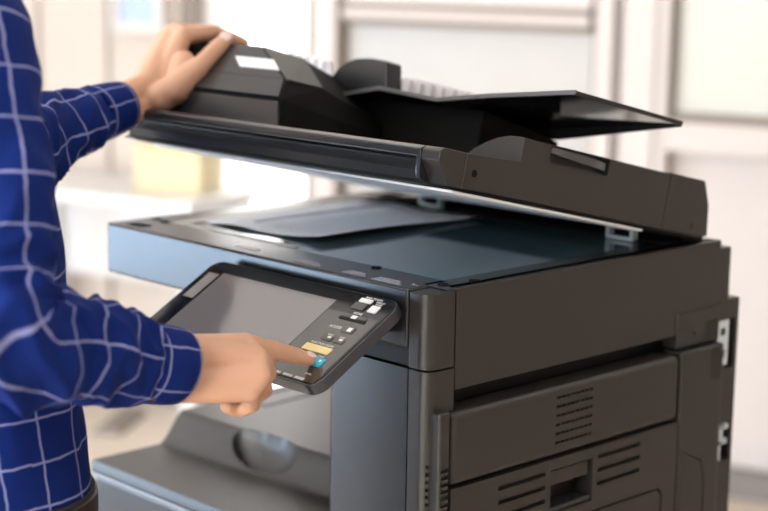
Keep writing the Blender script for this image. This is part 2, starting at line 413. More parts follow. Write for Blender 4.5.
lb = MB().box(-.568, -.536, .012, .030, .9497, .9506); part(lb, 'latch_slot', DARK, par=house)
for (x, y) in ((-.578, .068), (-.552, .062), (-.1425, .057), (-.026, .046), (-.018, .088)):
    d = MB().prism([(x+.006*math.cos(a*math.pi/8), y+.006*math.sin(a*math.pi/8)) for a in range(16)], .9497, .9512, 'z', bev=.0004)
    part(d, 'rubber_stop', DARK, par=house)
# translucent hinge clips on the rear of the bed
for u, v in ((432, 200), (622, 230)):
    w = on(u, v, V((0, .43, 0)), V((0, 1, 0))); x = w.x
    cm = MB()
    for a in ((-.022, -.016, 0, .018), (.016, .022, 0, .018), (-.022, .022, .0, .005), (-.022, .022, .014, .019)): cm.box(x+a[0], x+a[1], .424, .436, .950+a[2], .950+a[3], .0015)
    part(cm, 'hinge_clip', CLIP, par=house)
hr = MB().box(-.50, -.03, .500, .527, .9495, .978, .003).box(-.50, -.03, .4415, .5005, .9495, .9512, .0)  # dark bar and sheet added to block the rear gap and its reflection
part(hr, 'gap_blocker', DARK, par=house)
# side covers on the right
mb = MB().box(-.02, 0, .0415, .528, .8375, .950, .0018); part(mb, 'scanner_side_cover', PLAS)
mb = MB().box(-.02, .002, .4385, .529, .821, .8665, .0015); sc_ = part(mb, 'rear_side_cover', PLAS)
c = MB()
for q in range(6): c.box(.0005, .01, .500, .524, .826+q*.0042, .828+q*.0042)
c.prism([(.4754+.0022*math.cos(a*math.pi/6), .8365+.0022*math.sin(a*math.pi/6)) for a in range(12)], -.003, .01, 'x')
cut(sc_, c)
# door trim strip with a finger-grip edge
ts = MB().box(-.02, .012, .0075, .0245, .30, .8195, .004, 3); tso = part(ts, 'door_edge_trim', PLAS)
c = MB()
for q in range(14): c.box(.009, .02, .0105, .022, .752-q*.0078, .7562-q*.0078)
cut(tso, c)
c = MB()
for q in range(9): c.box(-.008, .01, .0035, .0140, .755-q*.0085, .7590-q*.0085)
cut(cpo, c)
# upper side door
ud = MB().box(-.028, .012, .0275, .4365, .7325, .8160, .0090, 5); udo = part(ud, 'upper_side_door', PLAS)
c = MB()
for q in range(6): 
    for j in range(8): c.box(.006, .02, .2000+j*.0083, .2000+j*.0083+.0070, .8015-q*.0108, .8048-q*.0108)
cut(udo, c)
# lower side door
ld = MB().box(-.028, .012, .0275, .4365, .28, .7305, .0018); ldo = part(ld, 'lower_side_door', PLAS)
c = MB()
for q in range(4):
    c.box(.005, .02, .1040, .1845, .7125-q*.0165, .7180-q*.0165)
    if q < 3: c.box(.005, .02, .2795, .3610, .7140-q*.0165, .7195-q*.0165)
c.box(-.018, .02, .1935, .2705, .664, .7175)
c.prism(rounded(.0885, .4090, .395, .6520, .013, 6), .006, .02, 'x')
cut(ldo, c)
MB().box(-.004, .0085, .1945, .2655, .6975, .7145, .0012).build('latch_flap', PLAS, ldo)
MB().prism([(.1945, .666), (.2695, .666), (.2695, .672), (.1945, .670)], -.016, .010, 'x').build('latch_sill', PLASB, ldo)
apl = rounded(.0905, .4065, .40, .6495, .012, 6)
MB().prism(apl, .005, .0125, 'x', bev=.002).build('access_panel', PLAS, ldo)
# rear column
rc = MB().box(-.02, .012, .4395, .529, .20, .8185, .004, 3); rco = part(rc, 'rear_side_column', PLAS)
c = MB()
for q in range(11): c.box(.0105, .02, .500, .5215, .7735+q*.0038, .7752+q*.0038)
c.prism([(.4460, .691), (.4902, .6695), (.4985, .641), (.4997, .48), (.4500, .48), (.4500, .6015), (.4460, .6115)], .006, .02, 'x')
cut(rco, c)
MB().prism([(.4475, .689), (.4895, .668), (.497, .64), (.498, .50), (.452, .50), (.452, .60), (.4475, .61)], .005, .0118, 'x', bev=.0012).build('filter_cover', PLAS, rco)
# back of the machine
mb = MB().box(-.59, -.004, .526, .5565, .30, .938, .002); part(mb, 'back_plate', PLAS)
rb_ = MB().box(-.56, -.002, .5315, .5785, .10, .8695, .002); rbo = part(rb_, 'rear_box', PLAS)
c = MB().box(-.02, .02, .5325, .570, .778, .8435).box(-.02, .02, .5325, .5705, .652, .704)
cut(rbo, c)
pp = MB().box(-.012, -.003, .5335, .5585, .782, .842, .001); ppo = pp.build('port_plate', PORT, rbo)
c = MB().box(-.02, .01, .540, .552, .822, .832).box(-.02, .01, .540, .552, .792, .803)
cut(ppo, c)
br = MB().box(-.012, -.002, .5335, .568, .694, .701, .001).box(-.012, -.002, .5335, .566, .674, .681, .001).box(-.012, -.002, .5335, .549, .653, .661, .001)
br.box(-.012, -.002, .549, .556, .674, .701, .001).box(-.012, -.002, .5455, .552, .653, .680, .001).build('wire_bracket', PORT, rbo)

# output tray as a sculpted surface with a finger scoop
TX0, TX1, TY1 = -.635, -.158, .452
NX, NY = 200, 230
sc_c = on(263, 446, V((0, .135, .640+ZO)), V((0, -.70, .71))); SX, SY = sc_c.x, sc_c.y
er = [on(u, v, V((0, 0, .662+ZO)), V((0, 0, 1))) for u, v in ((265, 407), (315, 393), (283, 388), (243, 399))]
ex0, ex1 = sorted((er[3].x, er[0].x)); ey0, ey1 = sorted((er[0].y, er[1].y))
def tz(x, y):
    t = (x-TX0)/(TX1-TX0)
    a, b = .113+.028*t, .152+.018*t
    h = .618
    f = min(1, max(0, (y-a)/(b-a))); f = f*f*(3-2*f)*.5+f*.5
    h += f*.042 + max(0, y-b)*.02
    e = ((x-SX)/.062)**2 + ((y-SY-.002)/.0185)**2
    if e < 1: h -= .034*(1-e)**.6
    if ex0 < x < ex1 and ey0 < y < ey1 and min(x-ex0, ex1-x, y-ey0, ey1-y) < .0055: h -= .002
    return h
tr = MB(); G = []
for i in range(NX+1):
    row = []
    for j in range(NY+1):
        x = TX0+(TX1-TX0)*i/NX; y = -.002+(TY1+.002)*j/NY
        row.append(tr.bm.verts.new((x, y, tz(x, y)-(.006 if j == 0 else 0))))
    G.append(row)
for i in range(NX):
    for j in range(NY): tr.bm.faces.new((G[i][j], G[i+1][j], G[i+1][j+1], G[i][j+1]))
bot = [[tr.bm.verts.new((G[i][j].co.x, G[i][j].co.y, .596)) for j in (0, NY)] for i in range(NX+1)]
botL = [tr.bm.verts.new((TX0, G[0][j].co.y, .596)) for j in range(1, NY)]; botR = [tr.bm.verts.new((TX1, G[0][j].co.y, .596)) for j in range(1, NY)]
for i in range(NX):
    tr.bm.faces.new((G[i+1][0], G[i][0], bot[i][0], bot[i+1][0])); tr.bm.faces.new((G[i][NY], G[i+1][NY], bot[i+1][1], bot[i][1]))
BL = [bot[0][0]]+botL+[bot[0][1]]; BR = [bot[NX][0]]+botR+[bot[NX][1]]
for j in range(NY):
    tr.bm.faces.new((G[0][j], G[0][j+1], BL[j+1], BL[j])); tr.bm.faces.new((G[NX][j+1], G[NX][j], BR[j], BR[j+1]))
tray = tr.build('output_tray', PLAST, cop, loc=CL, smooth=50, wn=False)
MB().box(-.633, -.20, -.006, .004, .5975, .604, .002).build('edge_glint', mat('edge_glint_grey', (.16, .16, .165), .3, metal=.5), tray)  # pale metallic strip in place of the window's glint on the tray edge

# control panel: (x along, t down the slope, h out of the face)
PP = V((0, -.015, .9376)); PD = V((0, -.869, -.4949)).normalized(); PN = V((0, -.4949, .869)).normalized()
def pf(p, h): return PP + V((p[0], 0, 0)) + PD*p[1] + PN*h
def ppr(mb, poly, h0, h1, bev=0): return mb.prism(poly, h0, h1, fn=lambda p, a: pf(p, a), bev=bev)
def prect(x0, x1, t0, t1): return [(x0, t0), (x1, t0), (x1, t1), (x0, t1)]
pm = ppr(MB(), rounded(-.3465, -.0275, -.003, .1425, .017, 8), -.016, -.0012, .0045); pan = part(pm, 'control_panel', RIM)
ppr(MB(), rounded(-.3445, -.0300, -.001, .1400, .0155, 8), -.0014, -.0002, .0004).build('panel_glass', GLOSS, pan)
ppr(MB(), prect(-.3115, -.1135, .0175, .1245), -.0003, .0001).build('screen', SCREEN, pan)
ppr(MB(), prect(-.3345, -.3160, .021, .067), -.0003, .0001).build('side_glint', mat('glint_grey', (.30, .28, .26), .2, coat=.4), pan)  # pale strip painted in for a bright reflection in the glass
KEYSHEEN = mat('key_sheen', (.055, .050, .045), .16, spec=.7, coat=.5)
ppr(MB(), prect(-.1120, -.0325, .0325, .1390), -.0003, .0001).build('key_sheen', KEYSHEEN, pan)  # grey plate standing in for the ceiling's reflection around the keys
for (x0, x1, t0, t1, m, nm) in ((-.083, -.064, .006, .0125, KEYW, 'status_lamp'), (-.085, -.066, .014, .024, KEYD, 'power_key'), (-.059, -.046, .0135, .0245, KEYW, 'energy_saver_key'),
      (-.0845, -.0475, .0335, .0385, KEYD, 'home_key'), (-.0865, -.046, .0385, .0425, SOFTBLK, 'home_key_base'), (-.066, -.049, .051, .0605, KEYD, 'access_key'),
      (-.0805, -.0655, .0705, .078, KEYD, 'reset_key'), (-.0625, -.0475, .0705, .078, KEYD, 'stop_key'),
      (-.092, -.051, .0875, .0975, KEYY, 'function_clear_key'), (-.067, -.0455, .1035, .1165, KEYB, 'start_key')):
    kb = ppr(MB(), rounded(x0, x1, t0, t1, .0012, 3), -.0002, .0012, .0003).build(nm, m, pan)
for poly in (prect(-.070, -.062, .0345, .0395), prect(-.058, -.052, .053, .059), prect(-.073, -.068, .0715, .0745), prect(-.055, -.050, .0715, .0745), [(-.052, .106), (-.048, .108), (-.052, .110)]):
    ppr(MB(), poly, .001, .0014).build('key_symbol', LETT, pan)
bt = MB()
for q in range(4): ppr(bt, prect(-.118+q*.0185, -.104+q*.0185, .1355, .1385), -.0003, .0006)
bt.build('front_lamps', KEYW, pan)
def text(s, x, t, size):
    cu = bpy.data.curves.new('t', 'FONT'); cu.body = s; cu.size = size; cu.align_x = 'CENTER'; cu.extrude = .00005
    ob = bpy.data.objects.new('t', cu); COL.objects.link(ob); bpy.context.view_layer.update()
    me = bpy.data.meshes.new_from_object(ob.evaluated_get(bpy.context.evaluated_depsgraph_get()))
    bpy.data.objects.remove(ob); bpy.data.curves.remove(cu)
    M = Matrix((V((1, 0, 0)), -PD, PN)).transposed().to_4x4(); M.translation = pf((x, t), .0003)
    me.transform(M); me.name = 'key_lettering'; me.materials.clear(); me.materials.append(LETT)
    ob = bpy.data.objects.new('key_lettering', me); COL.objects.link(ob); ob.parent = pan
for s, x, t, z in (('MAIN POWER', -.066, .0048, .0042), ('ENERGY', -.0525, .0085, .0036), ('SAVER', -.0525, .0120, .0036), ('HOME', -.067, .0315, .0048), ('ACCESS', -.078, .0575, .0052),
                   ('RESET', -.073, .0695, .003), ('STOP', -.055, .0695, .003), ('FUNCTION CLEAR', -.0715, .0855, .0042), ('START', -.0565, .1025, .0036), ('DATA', -.050, .1295, .0036)):
    text(s, x, t, z)
mb = MB().hull([pf((x, t), h) for x in (-.30, -.075) for t, h in ((.02, -.014), (.09, -.014))]+[V((x, -.0005, z)) for x in (-.30, -.075) for z in (.935, .895)], .002)
mb.build('panel_bracket', SOFTBLK, pan)

# ------------------------------------------------------------------ lid with document feeder (lid frame, hinge at its origin)
def lpart(mb, name, m, par, smooth=40): return mb.build(name, m, par, smooth=smooth)
lm = MB().box(-.583, -.0005, -.493, -.03, -.006, .030, .003)
lid = lm.build('lid', PLAS, cop, loc=V((0, .52, .955+ZO))-CO); lid.rotation_euler = (LANG, 0, 0)
# front lip, hollow grip and its rounded end
lpart(MB().prism([(-.531, .020), (-.531, .0285), (-.524, .0325), (-.47, .0325), (-.47, .016), (-.524, .016)], -.575, -.028, 'x', bev=.0012), 'front_lip', PLASB, lid)
lpart(MB().prism([(-.529, .0165), (-.518, .014), (-.510, .006), (-.510, -.004), (-.517, -.0085), (-.48, -.0085), (-.48, .0165)], -.574, -.034, 'x'), 'lift_grip', PLASB, lid)
ep = [(-.482, -.008), (-.514, -.008)]+[(-.5225-.0075*math.sin(R_(a)), .0245-.0325*math.cos(R_(a))*.9) for a in range(15, 91, 15)]+[(-.5312, .028), (-.524, .0325), (-.482, .0325)]
lpart(MB().prism(ep, -.033, -.0265, 'x', bev=.0015), 'grip_end', PLASB, lid)
lpart(MB().prism([(-.47, -.0065), (-.508, -.0065), (-.5285, .018), (-.5285, .0285), (-.523, .0325), (-.47, .0325)], -.0275, 0, 'x', bev=.0015), 'front_corner', PLAS, lid)
sdp = [(-.487, -.0055), (-.487, .0320), (-.395, .0365), (-.39, .0368), (-.124, .045), (-.124, -.0045)]
lpart(MB().prism(sdp, -.02, .0008, 'x', bev=.0008), 'side_cover', PLAS, lid)
# raised rear cover with domed front
xs = [(0.0006, .0), (0.0006, .0625), (-.006, .0635), (-.022, .0630), (-.040, .0590), (-.055, .0530), (-.070, .0450), (-.082, .0360), (-.088, .0250), (-.09, .0)]
dome = lpart(MB().prism(xs, -.4015, -.1235, 'y', bev=.0010), 'raised_cover', PLAS, lid)
c = MB().box(-.010, .01, -.353, -.246, .0425, .0615)
cut(dome, c)
gp = [(-.3515, .0605)]
for q in range(11):
    t = q/10; gp.append((-.3515+.104*t, .0605-.001*t))
low = [(-.2475-.104*q/10, .0480+.0055*(q/10)**2-.0015*math.sin(math.pi*q/10)) for q in range(11)]
bl_ = MB()
for q in range(12):
    t0, t1 = q/12, (q+1)/12
    y0, y1 = -.3505+.1015*t0, -.3505+.1015*t1
    def zt(t): return .0600-.0040*t
    def zl(t): return .0535-.0060*t-.0015*math.sin(math.pi*t)
    def xo(t): return -.002+.0115*math.sin(math.pi*t)**.8
    bl_.hull([V((xo(t)+dx, y, z)) for t, y in ((t0, y0), (t1, y1)) for dx in (0, -.004) for z in (zt(t), zl(t))])
lpart(bl_, 'release_lever', mat('lever_grey', (.055, .055, .057), .3), lid)
rear = [(-.1225, -.003), (-.1225, .0645), (-.051, .0648), (-.034, .036), (-.026, -.003)]
ro = lpart(MB().prism(rear, -.09, .0006, 'x', bev=.0010), 'hinge_cover', PLAS, lid)
c = MB().prism([(-.064+.003*math.cos(a*math.pi/6), .006+.0045*math.sin(a*math.pi/6)) for a in range(12)], -.006, .01, 'x'); cut(ro, c)
lpart(MB().prism([(-.4717+.0042*math.cos(a*math.pi/10), .0125+.0042*math.sin(a*math.pi/10)) for a in range(20)], -.002, .0014, 'x', bev=.0005), 'screw_cap', DARK, lid)
lpart(MB().box(-.57, -.09, -.12, -.03, .02, .062, .004), 'hinge_bar', SOFTBLK, lid)
# underside: gasket and white pad
lpart(MB().box(-.575, -.003, -.500, -.028, -.0095, -.005, .002), 'pad_carrier', DARK, lid)
lpart(MB().box(-.54, -.006, -.494, -.15, -.0125, -.0090, .002), 'platen_pad', PADW, lid)
# document feeder
XL = -.602
V1, V2, V3 = lidp(281, 99, y=-.488), lidp(286.6, 80.5, y=-.478), lidp(262.5, 46.9, y=-.428)
V2 = lidp(286.6, 80.5, y=-.488+.060*(V2.z-V1.z)/(V3.z-V1.z))
B1, B2 = lidp(305, 60, y=-.375), lidp(322.8, 89, y=-.410)
D0, D2 = lidp(280, 123.5, y=-.488), lidp(321, 130, y=-.410)
zt, zv1, zv2 = V3.z, V1.z, V2.z
hp = [V((XL, -.488, .030)), V((XL, -.488, zv1)), V((XL+.004, V2.y, zv2)), V((XL+.012, -.428, zt)), V((XL+.03, -.10, zt-.045)), V((XL, -.10, .03)), V((XL+.012, -.39, zt)),
      V((V1.x, -.488, V1.z)), V2, V3, B1, B2, V((B2.x, -.410, .03)), V((D0.x, -.488, .03)), V((B1.x, -.12, B1.z-.055)), V((B2.x, -.12, .03)), V((V3.x, -.39, zt))]
fd = lpart(MB().hull(hp, .0015), 'document_feeder', DARK, lid, smooth=25)
# front covers stand slightly proud of the feeder body
def slab(mb, pts, th, bev=.0008):
    c = sum(pts, V())/len(pts); n = (pts[1]-pts[0]).cross(pts[-1]-pts[0]).normalized()
    return mb.hull([p+n*a for p in pts for a in (-.002, th)], bev)
lpart(slab(MB(), [V((XL+.003, -.488, .034)), V((D0.x-.001, -.488, .034)), V((V1.x-.002, -.488, zv1-.0035)), V((XL+.003, -.488, zv1-.0035))], .003), 'lower_front_cover', PLASB, lid)
cv = [V((XL+.004, -.488, zv1+.001)), V((V1.x-.004, -.488, zv1+.001)), V((V2.x-.004, V2.y, zv2)), V((V3.x-.002, -.428, zt-.001)), V((XL+.014, -.428, zt-.001)), V((XL+.006, V2.y, zv2))]
uc = MB(); slab(uc, [cv[0], cv[1], cv[2], cv[5]], .0025); slab(uc, [cv[5], cv[2], cv[3], cv[4]], .0025)
lpart(uc, 'upper_front_cover', PLASB, lid)
nf = (cv[2]-cv[5]).cross(cv[4]-cv[5]).normalized()
def onface(u, v, off=.0035):
    n = LM @ nf; return LM.transposed() @ (on(u, v, LH+LM @ (cv[5]+nf*off), n)-LH)
sp_ = [onface(239.6, 66), onface(279.5, 70), onface(273.8, 59.6), onface(235.2, 56)]
so = lpart(MB().hull([p+nf*a for p in sp_ for a in (-.0012, .0002)]), 'white_stripe', STRIPE, lid); so['label'] = 'white name stripe on the feeder cover'
fc = [V2+V((.002, 0, 0)), B2, B1, V3]
lpart(slab(MB(), fc, .0015), 'feeder_side_facet', PLAS, lid)
# paper slot and its pale ribs behind the feeder
sl = [lidp(290, 51, y=-.36), lidp(304, 58.5, y=-.33), lidp(322, 84, y=-.36), lidp(316, 79, y=-.37)]
# input tray: bent plate running to the right
TYF, TYB = -.345, -.138
fp = [lidp(u, v, y=TYF) for u, v in ((318, 97), (380, 86.5), (437, 98), (490, 94), (577, 90.5))]
top = [(p.x, p.z) for p in fp]; TH = .0055
poly = top+[(x, z-TH) for x, z in reversed(top)]
tro = lpart(MB().prism(poly, TYF, TYB, 'y', bev=.0012), 'input_tray', GLOSS, lid)
rimp = top+[(x, z-TH) for x, z in reversed(top)]
lpart(MB().prism([(x, z+.0006) for x, z in top]+[(x, z-TH+.0008) for x, z in reversed(top)], TYF-.0018, TYF-.0002, 'y', bev=.0006), 'tray_rim', mat('rim_grey', (.075, .075, .08), .3), lid)
tb = top[-1]
xm, zm = lidp(560, 140, y=TYB).x, lidp(560, 140, y=TYB).z
def trz(x):
    for (a, b) in zip(top, top[1:]):
        if a[0] <= x <= b[0]: return a[1]+(b[1]-a[1])*(x-a[0])/(b[0]-a[0])-TH
    return top[-1][1]-TH
lpart(MB().prism([(tb[0]-.001, tb[1]-TH+.002), (tb[0]-.001, tb[1]-TH-.0015), (xm, zm), (xm-.12, zm-.01), (xm-.12, trz(xm-.12)+.002), (top[2][0], top[2][1]-TH+.002)], TYB-.005, TYB-.0005, 'y'), 'tray_back_rim', SOFTBLK, lid)
lpart(MB().hull([V((x, y, z)) for x, y in ((B2.x-.10, -.30), (B2.x-.10, -.14), (xm, -.235), (xm, -.14), (-.16, -.30)) for z in (.028,)]+[V((B2.x-.10, -.30, trz(-.24))), V((B2.x-.10, -.14, trz(-.24))), V((-.16, -.30, trz(-.16)-.004)), V((xm, -.235, .083)), V((xm, -.14, .083))], .002), 'tray_support', DARK, lid)
# paper guides on the tray
gpx = [lidp(u, v, y=-.318) for u, v in ((320, 90), (330, 79), (338, 68), (347, 62), (356, 58.5), (370, 58), (385, 60.5), (386.5, 62), (386.5, 88))]
lpart(MB().prism([(p.x, p.z) for p in gpx], -.318, -.290, 'y', bev=.0015), 'paper_guide', PLASB, lid)
g2 = [lidp(u, v, y=-.17) for u, v in ((398, 76), (410, 78), (470, 92), (474, 97), (398, 97))]
rg = MB().prism([(p.x, p.z) for p in g2], -.172, -.168, 'y')
x0, x1 = g2[0].x, g2[3].x
for q in range(7):
    xx = x0+(x1-x0)*(q+.5)/7; zz = g2[1].z+(g2[2].z-g2[1].z)*(q+.5)/7
    rg.box(xx-.003, xx+.003, -.180, -.170, zz-.05, zz-.002, .001)
lpart(rg, 'rear_paper_guide', RIBW, lid)
g3 = [lidp(u, v, y=-.20) for u, v in ((290, 50), (332, 62), (334, 84), (300, 84))]
rg = MB().prism([(p.x, p.z) for p in g3], -.205, -.199, 'y')
for q in range(5):
    xx = g3[0].x+(g3[1].x-g3[0].x)*(q+.5)/5; zz = g3[0].z+(g3[1].z-g3[0].z)*(q+.5)/5
    rg.box(xx-.003, xx+.003, -.210, -.202, zz-.05, zz-.002, .001)
lpart(rg, 'feed_ribs', RIBW, lid)

# ------------------------------------------------------------------ the sheet on the glass
def paper_mat():
    m = bpy.data.materials.new('printed_paper'); m.use_nodes = True; nt = m.node_tree; b = nt.nodes['Principled BSDF']; L = nt.links.new
    b.inputs['Roughness'].default_value = .6
    uv = nt.nodes.new('ShaderNodeUVMap'); uv.uv_map = 'UVMap'; sp = nt.nodes.new('ShaderNodeSeparateXYZ'); L(uv.outputs[0], sp.inputs[0])
    def rng(sock, a, b_):
        x = nt.nodes.new('ShaderNodeMath'); x.operation = 'GREATER_THAN'; x.inputs[1].default_value = a; L(sock, x.inputs[0])
        y = nt.nodes.new('ShaderNodeMath'); y.operation = 'LESS_THAN'; y.inputs[1].default_value = b_; L(sock, y.inputs[0])
        z = nt.nodes.new('ShaderNodeMath'); z.operation = 'MULTIPLY'; L(x.outputs[0], z.inputs[0]); L(y.outputs[0], z.inputs[1]); return z.outputs[0]
    def mul(a, c, k=None):
        z = nt.nodes.new('ShaderNodeMath'); z.operation = 'MULTIPLY'; L(a, z.inputs[0])
        if k is None: L(c, z.inputs[1])
        else: z.inputs[1].default_value = k
        return z.outputs[0]
    bar = mul(rng(sp.outputs[0], .24, .29), rng(sp.outputs[1], .12, .93))
    wv = nt.nodes.new('ShaderNodeMath'); wv.operation = 'MULTIPLY'; wv.inputs[1].default_value = 16; L(sp.outputs[0], wv.inputs[0])
    fr = nt.nodes.new('ShaderNodeMath'); fr.operation = 'FRACT'; L(wv.outputs[0], fr.inputs[0])
    nz = nt.nodes.new('ShaderNodeTexNoise'); nz.inputs['Scale'].default_value = 60; L(uv.outputs[0], nz.inputs['Vector'])
    ln = mul(mul(mul(rng(fr.outputs[0], .3, .75), rng(sp.outputs[1], .10, .88)), rng(sp.outputs[0], .42, .90)), mul(rng(nz.outputs['Fac'], .42, 1.0), None, .35))
    mxx = nt.nodes.new('ShaderNodeMath'); mxx.operation = 'MAXIMUM'; L(bar, mxx.inputs[0]); L(ln, mxx.inputs[1])
    mx = nt.nodes.new('ShaderNodeMix'); mx.data_type = 'RGBA'; mx.inputs[6].default_value = (.90, .90, .92, 1); mx.inputs[7].default_value = (.10, .09, .10, 1)
    L(mxx.outputs[0], mx.inputs[0]); L(mx.outputs[2], b.inputs['Base Color']); return m
pm = MB(); b = pm.bm; uvl = b.loops.layers.uv.new('UVMap'); N = 30
PA, PB_, PC = V((-.515, .100, .9505+ZO)), V((.214, .012, 0)), V((-.004, .297, 0))
def pz(i, j):
    a, c = i/N, j/N
    return .0010+.012*max(0, a-.55)**2*(1-.5*c)*3+.0025*math.exp(-((a-.30)/.15)**2)+.0015*math.sin(5*c)*a
g = [[b.verts.new(PA+PB_*(i/N)+PC*(j/N)+V((0, 0, pz(i, j)))) for j in range(N+1)] for i in range(N+1)]
for i in range(N):
    for j in range(N):
        f = b.faces.new((g[i][j], g[i+1][j], g[i+1][j+1], g[i][j+1]))
        for lp, (p, q) in zip(f.loops, ((i, j), (i+1, j), (i+1, j+1), (i, j+1))): lp[uvl].uv = (p/N, q/N)
o = pm.build('paper_document', paper_mat(), None, smooth=60, wn=False)
sm = o.modifiers.new('thick', 'SOLIDIFY'); sm.thickness = .0003; sm.offset = 1
tag(o, 'white printed sheet lying on the copier glass under the raised lid', 'document')

# ------------------------------------------------------------------ the person
pan_w = lambda u, v, h: on(u, v, PP+V((0, 0, ZO))+PN*h, PN)
body = MB()
C = body.chain
# right hand pointing at the blue key
Wr = lambda u, v, d, r: (at(u, v, d), r)
tip = pan_w(309, 359.5, .0078)
mI, mM, mR, mP = at(246, 345, 1.694), at(257, 360, 1.680), at(259, 376, 1.672), at(250, 391, 1.668)
w1, w2 = at(186, 353, 1.655), at(184, 384, 1.655)
C([(at(60, 340, 1.535), .030), (at(150, 356, 1.63), .0235), (w1, .0205)]); C([(at(60, 345, 1.535), .030), (at(150, 376, 1.63), .022), (w2, .0195)])
for m_, r_, w_ in ((mI, .0125, w1), (mM, .0135, w1), (mR, .0130, w2), (mP, .0115, w2)):
    C([(w_, .019), ((w_*.45+m_*.55), .0155), (m_, r_)])
C([(mI, .0120), (mM, .0125), (mR, .0120), (mP, .0105)])
C([((w1+mI)/2, .013), ((w2+mP)/2, .013)]); C([((w1*.3+mI*.7), .013), ((w1*.3+mM*.7), .013), ((w2*.3+mR*.7), .013), ((w2*.3+mP*.7), .012)])
i1 = at(276, 351, 1.727); i2 = pan_w(296, 355.5, .0205)
C([(mI, .0125), (mI.lerp(i1, .5), .0108), (i1, .0104), (i1.lerp(i2, .5), .0092), (i2, .0090), (tip, .0074)])
C([(mM, .013), (at(267, 373, 1.725), .0105), (at(250, 386, 1.742), .0095), (at(240, 384, 1.728), .0085)])
C([(mR, .0125), (at(263, 390, 1.715), .0102), (at(247, 401, 1.728), .0092), (at(238, 396, 1.715), .008)])
C([(mP, .011), (at(252, 404, 1.695), .0092), (at(240, 409.5, 1.704), .0084)]); C([(at(234, 409, 1.700), .0084), (at(227, 406, 1.69), .0076)])
C([(at(200, 358, 1.68), .018), (at(222, 358, 1.722), .014), (at(242, 366, 1.748), .0115), (at(254, 372, 1.745), .0095)])
# left hand holding the feeder
q1, q2 = at(147, 85, 2.165), at(151, 103, 2.165)
nI, nM, nR, nP = at(183, 36, 2.195), at(174, 32, 2.215), at(165, 38, 2.235), at(157, 50, 2.245)
C([(at(40, 134, 2.01), .027), (at(110, 105, 2.12), .020), (q1, .0180)]); C([(at(40, 140, 2.01), .027), (at(112, 117, 2.12), .020), (q2, .0180)])
for m_, r_, w_ in ((nI, .0125, q2), (nM, .0125, q1), (nR, .0120, q1), (nP, .0110, q1)):
    C([(w_, .0185), (w_*.5+m_*.5, .0165), (m_, r_)])
C([(nI, .012), (nM, .012), (nR, .0115), (nP, .0105)])
C([((q2*.5+nI*.5), .0165), ((q1*.5+nP*.5), .014)]); C([((q2*.25+nI*.75), .0135), ((q1*.25+nM*.75), .0135), ((q1*.25+nP*.75), .012)])
C([(nI, .0122), (at(212, 32, 2.238), .0102), (at(230, 37.5, 2.256), .0088), (at(244, 43, 2.266), .0074)])
C([(nM, .0122), (at(201, 31, 2.272), .0102), (at(219, 37, 2.288), .0090), (at(232, 43, 2.296), .0076)])
C([(nR, .0118), (at(191, 37, 2.288), .0098), (at(208, 43, 2.302), .0086), (at(220, 49, 2.308), .0074)])
C([(nP, .0108), (at(177, 48, 2.292), .0088), (at(191, 54, 2.304), .0078), (at(201, 59, 2.308), .0068)])
C([(q2, .0185), (at(176, 88, 2.143), .0195), (at(196, 70, 2.150), .0148), (at(204, 62, 2.158), .0122), (at(212, 53.5, 2.172), .0120), (at(219, 46.5, 2.182), .0114), (at(225, 41, 2.192), .0098)])
C([(at(160, 98, 2.15), .0185), (at(178, 90, 2.15), .0190), (at(184, 62, 2.17), .0150)])
# arms, trunk, neck, head, legs
SHR, SHL = V((-.141, -.466, 1.400)), V((-.490, -.430, 1.400))
ELR = at(8, 338, 1.475); ELL = at(0, 150, 1.945)
C([(SHR+V((0, 0, -.02)), .044), (SHR.lerp(ELR, .5), .042), (ELR, .036), (at(60, 342, 1.535), .032)])
C([(SHL+V((0, 0, -.02)), .044), (SHL.lerp(ELL, .5), .041), (ELL, .034), (at(40, 138, 2.01), .029)])
PC0 = V((-.290, -.412, 0))
for z0, z1, a0, a1 in ((.90, 1.05, .125, .118), (1.05, 1.25, .118, .135), (1.25, 1.37, .135, .110)):
    for k in range(5):
        z = z0+(z1-z0)*k/4; a = a0+(a1-a0)*k/4
        body.ball(PC0.lerp(V((-.326, -.444, 0)), (z-.9)/.45)+V((0, 0, z)), a, (1.02, .70, .6))
C([(SHR+V((0, 0, -.02)), .044), (SHR+V((-.06, 0, -.015)), .048), (V((-.326, -.447, 1.395)), .056), (SHL+V((.06, 0, -.015)), .048), (SHL+V((0, 0, -.02)), .044)])
hd = V((-.345, -.405, 1.615))
C([(V((-.32, -.45, 1.41)), .058), (V((-.33, -.43, 1.50)), .055), (hd+V((0, -.01, -.06)), .052)])
body.ball(hd+V((0, -.012, .02)), .095, (.80, 1.0, 1.08)); body.ball(hd+V((0, .03, -.055)), .060, (.92, .95, 1.0)); body.ball(hd+V((0, .058, -.088)), .026, (1.1, .9, .8))
C([(hd+V((0, .082, .02)), .009), (hd+V((0, .100, -.022)), .0135)]); body.ball(hd+V((0, .082, -.056)), .017, (1.4, .7, .35))
for sx in (-1, 1):
    body.ball(hd+V((sx*.076, -.012, -.01)), .030, (.30, .62, 1.0)); body.ball(hd+V((sx*.030, .072, .030)), .018, (1.3, .6, .4))
    hp_ = PC0+V((sx*.078, .0, .83))
    C([(hp_, .086), (PC0+V((sx*.095, .01, .47)), .058), (PC0+V((sx*.098, -.01, .09)), .040)])
    C([(PC0+V((sx*.098, -.02, .05)), .036), (PC0+V((sx*.105, .13, .035)), .032)])
bo = body.build('person', SKIN, None, smooth=None)
rm = bo.modifiers.new('r', 'REMESH'); rm.mode = 'VOXEL'; rm.voxel_size = .0022; rm.adaptivity = .0
s_ = bo.modifiers.new('s', 'SMOOTH'); s_.factor = .5; s_.iterations = 7
bake(bo)
for p in bo.data.polygons: p.use_smooth = True
